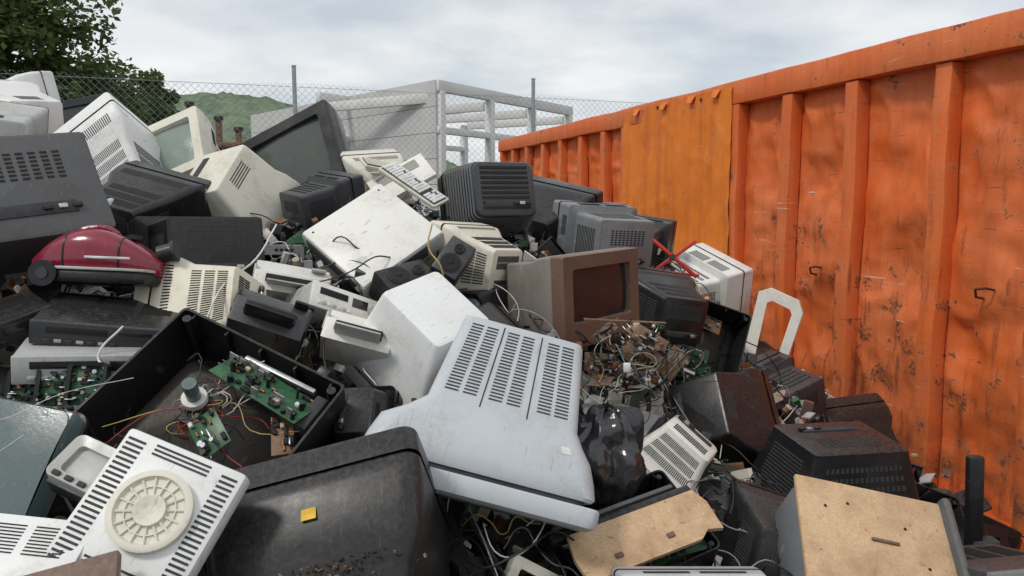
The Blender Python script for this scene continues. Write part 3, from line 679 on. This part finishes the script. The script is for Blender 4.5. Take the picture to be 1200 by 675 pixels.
mb.box((.0,-.18,0),(.05,.012,.3),SLOTG,.002); mb.box((.0,0,-.18),(.05,.2,.012),SLOTG,.002); mb.cyl((.037,.15,.15),(.039,.15,.15),.004,SLOT,8); mb.cyl((.037,-.15,.15),(.039,-.15,.15),.004,SLOT,8)
o=obj('desktop_computer_case',mb.mesh('case'))
zx=V((-.02,-.70,.71)).normalized(); yx=V((.80,.48,.40)); yx=(yx-zx*yx.dot(zx)).normalized(); yx=Matrix.Rotation(.12,3,zx)@yx
o.matrix_world=Matrix.Translation((-.50,2.78,1.60))@Matrix((zx,yx,zx.cross(yx))).transposed().to_4x4()
put(keyboard(.42,.16,CREAM,WHITE),'keyboard',(-.40,3.15,1.80),(-.35,-.6,-.2),(.25,-.6,.7),.7)
put(crt(.36,.3,.34,CREAM,style=1),'crt_monitor',(-.62,3.6,1.80),(-.5,.6,.3),(.3,-.5,.8),.85)
put(panel(.34,.26,WHITE),'monitor_back_cover',(-.48,3.35,1.83),(-.3,-.6,.75),(-.4,.3,.6),.8)
put(keyboard(.36,.13,CREAM,CREAM),'keyboard',(-.55,3.45,1.88),(.3,-.5,-.3),(.5,-.5,.7),.7)
mb=crt(.36,.31,.34,DGREY,slot=SLOT,taper=.74,vents=0,k1=.25,style=3,rc=.03)
for k in range(11):
    yy=-.08+k*.022; f=1-(.26*(yy+.085)/.255)
    mb.loft([[(x,y,z) for x,z in rrect(.352*f*kk,.303*f*kk,.03,5)] for y,kk in((yy,1.0),(yy+.003,1.025),(yy+.008,1.025),(yy+.011,.99))],GREY2,False,False)
mb.slots([(.11,.1715,-.09),(-.11,.1715,-.09),(-.11,.1715,.1),(.11,.1715,.1)],1,9,.95,.5,SLOT)
put(mb,'crt_television',(-.09,3.32,1.74),(-.35,.85,-.25),(.10,-.25,.97))
put(crt(.30,.27,.28,CREAM,vents=2,slot=SLOTG,rows=12,style=1),'crt_monitor',(-.13,2.92,1.50),(-.7,.55,.15),(.35,-.2,.9))
put(speaker(.13,.2,.12,DGREY),'loudspeaker',(-.21,2.70,1.52),(.2,-.8,.5),(.5,.2,.8),.75)
put(crt(.42,.34,.38,TANG,scr=SCREEND,bmat=BROWNP,bez=.05,chin=.04,style=3,rc=.008,taper=.72),'crt_television',(.20,2.78,1.40),(.66,-.74,.02),(-.16,.12,.96),.93)
put(crt(.42,.36,.38,MGREY,taper=.66,style=2),'crt_monitor',(.44,3.65,1.54),(-.4,.8,.1),(.2,-.3,.9),.95)
put(crt(.46,.40,.42,WHITE,slot=SLOTG,style=2,rows=18),'crt_monitor',(1.04,4.35,1.20),(.85,.35,.15),(-.15,-.35,.9))
put(crt(.38,.32,.34,BLACK,slot=SLOTG,style=1),'crt_monitor',(.62,3.2,1.27),(-.35,.85,.1),(.3,-.35,.85))
put(shell(.40,.33,.2,BLACK,77),'open_television_shell',(.80,3.35,1.12),(.1,-.85,.4),(.3,.3,.8))
put(printer(.32,.16,.24,BEIGE,CREAM),'printer',(1.05,4.0,1.03),(.3,-.9,0),(.1,-.2,.95),.8)
mb=MB(); mb.box((0,0,0),(.36,.02,.022),REDP,.005,T=Matrix.Rotation(.6,4,'Y')); mb.box((0,.022,0),(.32,.02,.022),REDP,.005,T=Matrix.Rotation(-.75,4,'Y')); mb.box((.1,.01,-.09),(.12,.03,.016),REDP,.004); mb.cyl((0,-.012,0),(0,.04,0),.016,SLOTG,12)
put(mb,'red_plastic_bracket',(.84,4.0,1.44),(-.2,-.9,.2),(.1,0,1),.9)
# white monitor foot frame
mb=MB()
outer=[(-.13,-.26),(.07,-.26),(.19,.14),(.17,.20),(.04,.26),(-.02,.24)]; inner=[(-.055,-.19),(.04,-.19),(.135,.13),(.125,.155),(.045,.195),(.02,.185)]
mb.loft([[(x,y,z) for x,z in pp] for y,pp in((.028,outer),(-.022,outer),(-.03,[(x*.97,z*.985) for x,z in outer]),(-.03,inner),(.028,inner),(.028,outer))],WHITE,False,False)
mb.box((-.03,-.03,-.265),(.24,.12,.035),WHITE,.01); mb.box((-.07,-.04,-.20),(.06,.012,.05),LGREY,.004)
put(mb,'monitor_stand_frame',(1.34,4.05,.99),(-.35,-.92,.15),(.03,.15,.98),1.08)
put(crt(.44,.38,.38,BLACK,slot=SLOTG,style=3,rc=.008),'crt_television',(.82,2.98,.85),(.6,.6,-.45),(.3,-.7,.6))
put(crt(.44,.36,.36,DGREY,slot=SLOT,style=2,label=True),'crt_television',(1.30,3.70,.74),(-.5,.8,.0),(.1,-.5,.85))
put(crt(.42,.36,.36,BLACK,slot=SLOTG,style=3),'crt_television',(1.72,3.75,.50),(-.3,.8,.5),(.1,-.3,.85))
put(crt(.66,.50,.44,BLACK,slot=SLOTG,taper=.5,style=2,rows=16,rc=.02),'crt_television',(1.15,2.66,.70),(-.05,.10,-.99),(.22,-.95,-.1),.95)
put(crt(.46,.38,.40,BLACK,slot=SLOTG,rows=18,style=1),'crt_television',(.80,2.1,.70),(.2,.8,-.2),(.1,-.4,.9),.9)
put(shell(.44,.36,.2,BLACK,78,False),'open_television_shell',(1.45,2.75,.50),(.3,-.6,.7),(.3,.3,.8))
# chipboard television back
mb=MB(); mb.box((0,0,0),(.38,.016,.36),CHIP,.003); mb.box((0,.10,0),(.37,.18,.35),MGREY,.02); mb.box((.20,.07,0),(.024,.20,.38),GREY2,.008); mb.box((.216,.07,0),(.016,.16,.33),MGREY,.006)
for x,z in((-.12,.10),(-.06,.12),(.08,.08),(.12,-.02),(.05,-.1),(-.1,-.12)): mb.cyl((x,-.006,z),(x,-.0095,z),.004,SLOT,10)
mb.box((.02,-.012,.03),(.07,.006,.008),BROWNP,.002)
put(mb,'chipboard_television_cabinet',(.90,1.80,.88),(.12,-.60,.79),(.16,.80,.55))
mb=MB(); mb.box((0,0,0),(.05,.03,.34),BLACK,.008); mb.box((.03,0,-.12),(.08,.05,.06),SLOTG,.006)
put(mb,'plastic_trim_strip',(1.38,2.2,.82),(0,-1,0),(-.05,0,1))
put(deck(.3,.24,.08,DGREY,MGREY),'video_recorder',(1.22,1.86,.80),(.3,-.9,.2),(.2,-.4,.9))
put(crt(.26,.22,.22,WHITE,slot=SLOTG,vents=2,style=1),'crt_monitor',(.50,2.36,.91),(-.4,.2,-.6),(.1,-.75,.6),1.1)
mb=MB(); o_=[(-.20,-.065),(.12,-.068),(.15,-.05),(.19,-.062),(.20,.02),(.185,.065),(-.19,.065),(-.205,.0)]
mb.loft([[(x,y,z) for x,z in o_] for y in(-.006,.006)],CHIP); mb.box((-.02,.014,.075),(.42,.03,.025),BLACK,.004); mb.box((-.03,.03,.10),(.36,.06,.012),GREY2,.003)
for x in(-.1,.05): mb.box((x,-.009,-.03),(.02,.006,.012),BROWNP,.001)
put(mb,'chipboard_panel',(.33,1.80,.93),(.1,-.50,.86),(-.42,.75,.4))
put(shell(.42,.30,.12,BLACK,79,False),'open_television_shell',(.30,1.90,.86),(.05,-.5,.85),(-.42,.75,.4),.9)
put(crt(.40,.3,.3,LGREY,slot=SLOTG,style=2),'crt_monitor',(.40,1.54,.82),(0,.8,-.3),(0,-.4,.9),.85)
# --- the big blue-grey monitor lying on its face
mb=MB(); w,h,d=.54,.42,.40; y0=-d/2
o=rrect(w+.05,h+.04,.03,5)
mb.loft([[(x*k,y,z*k) for x,z in o] for y,k in((y0-.02,.93),(y0-.012,.985),(y0,1.0),(y0+.026,1.0),(y0+.032,.985))],BLUEG,True,True)
mb.loft([[(x,y,z) for x,z in rrect(w-.02,h-.01,.03,5)] for y in(y0+.03,y0+.048)],SLOTG,False,False)
y1=d/2+.02
S=[(y0+.044,w+.012,h+.002,0,0,.035),(y0+.052,w+.024,h+.012,0,0,.035),(y0+.085,w+.012,h+.008,0,0,.05),(y0+.13,w-.02,h-.015,0,0,.05),(y0+.165,w-.10,h-.05,.015,0,.04),(y0+.20,w-.16,h-.08,.025,-.004,.03),
   (y1,w-.22,h-.16,.03,-.02,.025),(y1+.010,w-.23,h-.17,.03,-.02,.02),(y1+.013,w-.25,h-.19,.03,-.02,.02)]
mb.casing(S,BLUEG,True,True,6)
q=quadside(S[5],S[6],'top')
for u0,u1 in((.00,.12),(.145,.265),(.35,.47),(.495,.615),(.74,.86),(.88,1.0)): mb.slots(q,1,22,.90,.36,SLOTG,u0=u0,u1=u1,v0=.10,v1=.97,lift=.0016)
mb.slots(quadside(S[5],S[6],'right'),1,16,.9,.4,SLOTG,u0=.1,u1=.9,v0=.1,v1=.9)
a,b,c_,d_=[V(x) for x in quadside(S[5],S[6],'top')]
for u in(.31,.68): mb.cyl(a.lerp(b,u),d_.lerp(c_,u),.0018,SLOTG,6)
mb.slots(quadside(S[3],S[4],'top'),1,1,.9,.6,LABEL,u0=.92,u1=.98,v0=.1,v1=.9)
put(mb,'large_crt_monitor',(-.06,1.92,1.185),(-.24,-.40,-.88),(.10,-.90,.38),.98)
put(crt(.36,.32,.34,WHITE,taper=.7,vents=0,side=False,back=False,style=3),'crt_monitor',(-.27,2.30,1.30),(-.3,.5,-.75),(-.1,-.8,.5))
put(printer(.2,.12,.16,WHITE,LGREY),'printer',(-.46,2.27,1.33),(.2,-.7,.5),(.2,.4,.8))
# --- open television shell with its tube
mb=MB(); w,h,d=.47,.38,.20
o=rrect(w,h,.012,4); i=rrect(w-.012,h-.012,.010,4)
mb.loft([[(x*.97,d/2,z*.97) for x,z in o],[(x,d/2-.01,z) for x,z in o],[(x,-d/2,z) for x,z in o],[(x,-d/2,z) for x,z in i],[(x*.97,d/2-.02,z*.97) for x,z in i]],BLACK,True,True)
for x in(-.2,-.1,0,.1,.2):
    for s_ in(-1,1): mb.box((x,-d/2+.05,s_*(h/2-.012)),(.006,.09,.016),BLACK,.002)
for sx in(-1,1):
    for sz in(-1,1): mb.cyl((sx*(w/2-.025),-d/2+.005,sz*(h/2-.025)),(sx*(w/2-.025),d/2,sz*(h/2-.025)),.011,BLACK,10)
merge(mb,funnel(.40,.33,.24),Matrix.Translation((-.03,d/2-.03,-.01))@Matrix.Rotation(math.pi,4,'Z'))
merge(mb,pcb(.26,.09,PCBG,60),Matrix.Translation((.07,-.085,.10))@Matrix.Rotation(-.35,4,'X')@Matrix.Rotation(.1,4,'Y'))
merge(mb,pcb(.10,.07,PCBG,18),Matrix.Translation((.05,-.10,-.06))@Matrix.Rotation(.5,4,'Y')@Matrix.Rotation(.4,4,'X'))
merge(mb,pcb(.10,.05,PCBB,14),Matrix.Translation((.17,-.06,.03))@Matrix.Rotation(.9,4,'Y'))
mb.box((.2,-.05,.1),(.03,.07,.09),SLOTG,.003); mb.box((.07,-.065,.155),(.2,.02,.012),ALU,.002)
tv=put(mb,'open_television_shell',(-.71,1.80,1.20),(.10,-.66,.74),(.44,.66,.60),1.03); TM=tv.matrix_world.copy()
for mat,seed in((CB,1),(CR,2),(CW,3),(CY,4),(CB,5),(CB,6)):
    r2=random.Random(seed); L_=[]
    for _ in range(6):
        p=[V((r2.uniform(-.02,.02)-.03,-.08,r2.uniform(-.02,.02)))]
        q_=V((r2.uniform(-.17,.18),-.05,r2.uniform(-.16,.12)))
        for k in range(1,5): p.append(p[0].lerp(q_,k/4)+V((r2.gauss(0,.02),r2.gauss(-.01,.015),r2.gauss(0,.02))))
        L_.append([TM@x for x in p])
    curve('internal_wiring',L_,.0013,mat)
# --- white casing with round disc
mb=MB(); w,h,d=.25,.27,.05
mb.box((0,0,0),(w,d,h),WHITE,.008)
q=lambda x0,x1,z0,z1:[(x0,-d/2,z0),(x1,-d/2,z0),(x1,-d/2,z1),(x0,-d/2,z1)]
mb.slots(q(-.115,-.075,-.12,.12),1,24,.9,.45,SLOTG); mb.slots(q(.08,.115,-.12,.12),1,24,.9,.45,SLOTG); mb.slots(q(-.06,.06,.1,.125),1,3,.95,.45,SLOTG); mb.slots(q(-.06,.06,-.125,-.09),1,4,.95,.45,SLOTG)
C=V((.005,0,.01)); yy=-d/2
ring=lambda r,y:[(C.x+r*math.cos(a*math.pi/20),y,C.z+r*math.sin(a*math.pi/20)) for a in range(40)]
mb.loft([ring(.074,yy),ring(.074,yy-.016),ring(.070,yy-.018),ring(.062,yy-.018),ring(.058,yy-.010),ring(.03,yy-.010),ring(.028,yy-.018),ring(.024,yy-.018),ring(.012,yy-.011),ring(.006,yy-.011)],CREAM,False,True)
for a in range(16):
    t=a*math.pi/8; ca_,sa_=math.cos(t),math.sin(t); mb.cyl((C.x+.028*ca_,yy-.012,C.z+.028*sa_),(C.x+.060*ca_,yy-.012,C.z+.060*sa_),.0025,CREAM,6)
mb.loft([ring(.045,yy-.010),ring(.045,yy-.014),ring(.043,yy-.014),ring(.043,yy-.010)],CREAM,False,False)
mb.box((0,.04,0),(w*.9,.05,h*.9),LGREY,.01)
put(mb,'monitor_cover_with_round_foot',(-.66,1.34,1.165),(.12,-.78,.62),(.34,.60,.70),1.0)
mb=bezel(.13,.10,.02,.03,SILVER); mb.box((0,.005,0),(.1,.01,.07),LGREY,.002); mb.box((.0,.03,-.01),(.13,.04,.09),BLACK,.004)
put(mb,'small_display_frame',(-.83,1.46,1.22),(.1,-.6,.75),(.35,.7,.5))
# --- big black television back at the bottom
mb=crt(.46,.36,.42,BLACK,slot=SLOTG,bmat=BLACK,taper=.62,vents=0,side=False,rows=12,drop=.02,style=3,rc=.03,k1=.5)
BT=put(mb,'crt_television',(-.36,1.49,.965),(-.20,.78,.55),(-.16,-.52,.84))
TT=BT.matrix_world
mb=MB(); mb.box((0,0,0),(.03,.002,.026),YEL,.0006); o=obj('yellow_sticker',mb.mesh('st')); o.matrix_world=TT@Matrix.Translation((0.0,-.06,.1735))@Matrix.Rotation(math.pi/2+.05,4,'X')
mb=MB()
for _ in range(520):
    yy=rr.uniform(.03,.19); p=TT@V((rr.gauss(0,.08),yy,.145-.17*yy+.001)); dchip(p.x,p.y,p.z,rr.uniform(.0015,.006),[SOIL,BROWNP,PCBB,SOIL])
obj('dirt_crumbs',mb.mesh('crumbs'))
put(funnel(.36,.29,.28),'picture_tube',(-1.13,1.60,1.17),(-.1,-.80,.5),(.2,.6,.7))
put(panel(.22,.16,WHITE),'monitor_back_cover',(-.86,1.26,1.13),(0,-.6,.8),(.1,.7,.6))
mb=MB(); mb.box((0,0,0),(.2,.02,.12),BROWNP,.003); mb.box((0,.015,0),(.19,.014,.11),CHIP,.002); put(mb,'wood_grain_panel',(-.74,1.17,1.10),(0,-.6,.8),(-.3,.7,.6))
for k,(x,z) in enumerate(((-1.20,1.27),(-1.12,1.285),(-1.04,1.29))):
    mb=pcb(.10,.13,PCBG,36)
    merge(mb,bezel(.115,.145,.012,.04,BLACK),Matrix()); put(mb,'circuit_board',(x,1.86-k*.01,z),(.15,-.9,.35),(0,.3,.9),.8)
mb=MB()
for k in range(16):
    r2=random.Random(50+k); merge(mb,pcb(r2.uniform(.06,.14),r2.uniform(.04,.08),PCBB if k%4 else PCBG,26,r2),Matrix.Translation((r2.gauss(0,.07),r2.gauss(0,.04),r2.gauss(0,.055)))@Matrix.Rotation(r2.uniform(0,6),4,V((r2.gauss(0,1),r2.gauss(0,1),r2.gauss(0,1)))))
for k in range(16):
    r2=random.Random(80+k); p=V((r2.gauss(0,.08),r2.gauss(0,.05),r2.gauss(0,.06))); mb.box(p,(.022,.022,.028),r2.choice([COPPER,BEIGE,ALU,BROWNP,BLACK,WHITE]),.004)
mb.box((-.02,0,.13),(.26,.02,.004),PCBB,.001,T=Matrix.Rotation(.05,4,'Y'))
o=put(mb,'broken_circuit_boards',(.37,2.40,1.23))
L_=[]
for k in range(24):
    r2=random.Random(180+k); p=V((.36,2.34,1.22))+V((r2.gauss(0,.08),0,r2.gauss(0,.06))); P=[p]
    for _ in range(5): p=p+V((r2.gauss(0,.035),r2.gauss(0,.02),r2.gauss(-.012,.035))); P.append(p)
    L_.append(P)
curve('loose_board_wiring',L_[:14],.0015,CB); curve('loose_board_wiring',L_[14:],.0012,BEIGE)
# black bag: sagging film gathered at the neck
mb=MB(); vs=[];fs=[]; n=90; m_=44
for i in range(m_+1):
    for j in range(n):
        th=math.pi*i/m_; ph=2*math.pi*j/n; p=V((math.sin(th)*math.cos(ph),math.sin(th)*math.sin(ph),math.cos(th)))
        fold=abs(noise.noise(V((math.cos(ph)*2.6,math.sin(ph)*2.6,th*.7))))
        fold2=abs(noise.noise(V((math.cos(ph)*5+th*.8,math.sin(ph)*5,th*1.8+4))))
        cr=noise.noise(p*1.6)*.35-fold*.55*(1.1-.35*th/1.57)+fold2*.22
        vs.append((p.x*(1+cr)*.12,p.y*(1+cr)*.10,p.z*(1+cr*.5)*.13))
for i in range(m_):
    for j in range(n): fs.append([i*n+j,(i+1)*n+j,(i+1)*n+(j+1)%n,i*n+(j+1)%n])
BAG,_t,_p=newmat('black_polythene'); _p.inputs['Base Color'].default_value=(.025,.025,.028,1); _p.inputs['Roughness'].default_value=.2; _p.inputs['Specular IOR Level'].default_value=.7
_n=noi(_t,nd(_t,'ShaderNodeTexCoord').outputs['Object'],22,2); _b=nd(_t,'ShaderNodeBump'); _b.inputs['Distance'].default_value=.01; _b.inputs['Strength'].default_value=.5; _t.links.new(_n,_b.inputs['Height']); _t.links.new(_b.outputs[0],_p.inputs['Normal'])
mb.add(vs,fs,BAG); o=obj('black_plastic_bag',mb.mesh('bag',60)); o.location=(.25,1.98,1.07)
put(crt(.26,.2,.2,BLACK,style=3),'crt_monitor',(-.38,1.90,1.18),(.1,.7,-.6),(.1,-.7,.6),.8)
put(printer(.3,.14,.22,WHITE,LGREY),'printer',(-.75,2.59,1.46),(.3,-.8,.3),(.2,0,.9),.8)
put(deck(.34,.26,.12,LGREY,WHITE),'video_recorder',(-.60,2.5,1.38),(.6,-.6,.3),(.3,.2,.9),.7)
put(speaker(.12,.22,.12,BLACK),'loudspeaker',(-.37,2.6,1.45),(.3,-.5,.8),(.5,.5,.1),.9)
put(crt(.3,.26,.28,BLACK,style=3),'crt_monitor',(-.10,2.5,1.28),(.5,.5,-.3),(.1,-.4,.9),.8)
put(crt(.42,.34,.36,BLACK,slot=SLOTG,style=3),'crt_television',(.18,3.85,1.61),(.6,.7,.3),(0,-.3,.9))
put(crt(.42,.34,.36,DGREY,style=2),'crt_television',(.68,4.3,1.48),(.4,.8,.1),(0,-.3,.9),.9)
curve('white_power_cord',[[(-.78,2.55,1.66),(-.80,2.40,1.56),(-.83,2.20,1.50),(-.82,2.0,1.40)],[(-1.0,1.95,1.42),(-1.04,1.9,1.36),(-1.0,1.85,1.33)]],.003,CW)
curve('thin_aerial_wire',[[(-1.15,1.6,1.35),(-1.0,1.45,1.32),(-.9,1.5,1.36),(-.78,1.55,1.38)],[(-1.1,1.5,1.3),(-.98,1.4,1.27),(-.93,1.42,1.3)]],.0008,CW)
curve('yellow_cord',[[(-.27,2.6,1.66),(-.28,2.58,1.58),(-.24,2.57,1.52),(-.23,2.6,1.44)]],.003,CY)
curve('black_power_cord',[[(-.45,1.25,1.0),(-.35,1.22,1.03),(-.2,1.25,1.03),(-.1,1.35,1.02),(.1,1.45,1.0)]],.003,CB)
# ================================================================= LIGHT
w=D.worlds.new('World'); sc.world=w; w.use_nodes=True; t=w.node_tree; bg=t.nodes['Background']
EL=54; A_=math.radians(50)
sky=nd(t,'ShaderNodeTexSky',sky_type='NISHITA'); sky.sun_disc=False; sky.sun_elevation=math.radians(EL); sky.sun_rotation=math.radians(180+50)
tc=nd(t,'ShaderNodeTexCoord'); sx=nd(t,'ShaderNodeSeparateXYZ'); t.links.new(tc.outputs['Generated'],sx.inputs[0])
zz=mth(t,'ADD',mth(t,'MAXIMUM',sx.outputs[2],0.),.20)
cx=nd(t,'ShaderNodeCombineXYZ'); t.links.new(mth(t,'DIVIDE',sx.outputs[0],zz),cx.inputs[0]); t.links.new(mth(t,'DIVIDE',sx.outputs[1],zz),cx.inputs[1])
n1=noi(t,cx.outputs[0],1.0,7,.52); n2=noi(t,cx.outputs[0],.7,4,.5)
cl=mixc(t,ramp(t,n1,.40,.60),(5.7,6.25,6.8),(8.9,9.0,9.0))
c=mixc(t,ramp(t,n2,.32,.52,.70,1.),sky.outputs[0],cl)
t.links.new(c,bg.inputs[0]); bg.inputs[1].default_value=.105
sl=D.lights.new('sun','SUN'); sl.energy=1.6; sl.angle=math.radians(11); sl.color=(1,.96,.90); so=D.objects.new('sun',sl); COL.objects.link(so)
sd=V((-math.sin(A_)*math.cos(math.radians(EL)),-math.cos(A_)*math.cos(math.radians(EL)),math.sin(math.radians(EL))))
so.rotation_euler=sd.to_track_quat('Z','Y').to_euler()
cam=D.objects.new('Camera',D.cameras.new('Camera')); COL.objects.link(cam); sc.camera=cam
cam.location=(0,0,1.75); cam.rotation_euler=(math.radians(90-6.75),0,0); cam.data.lens=27; cam.data.sensor_width=36; cam.data.clip_end=6000; cam.data.clip_start=.05
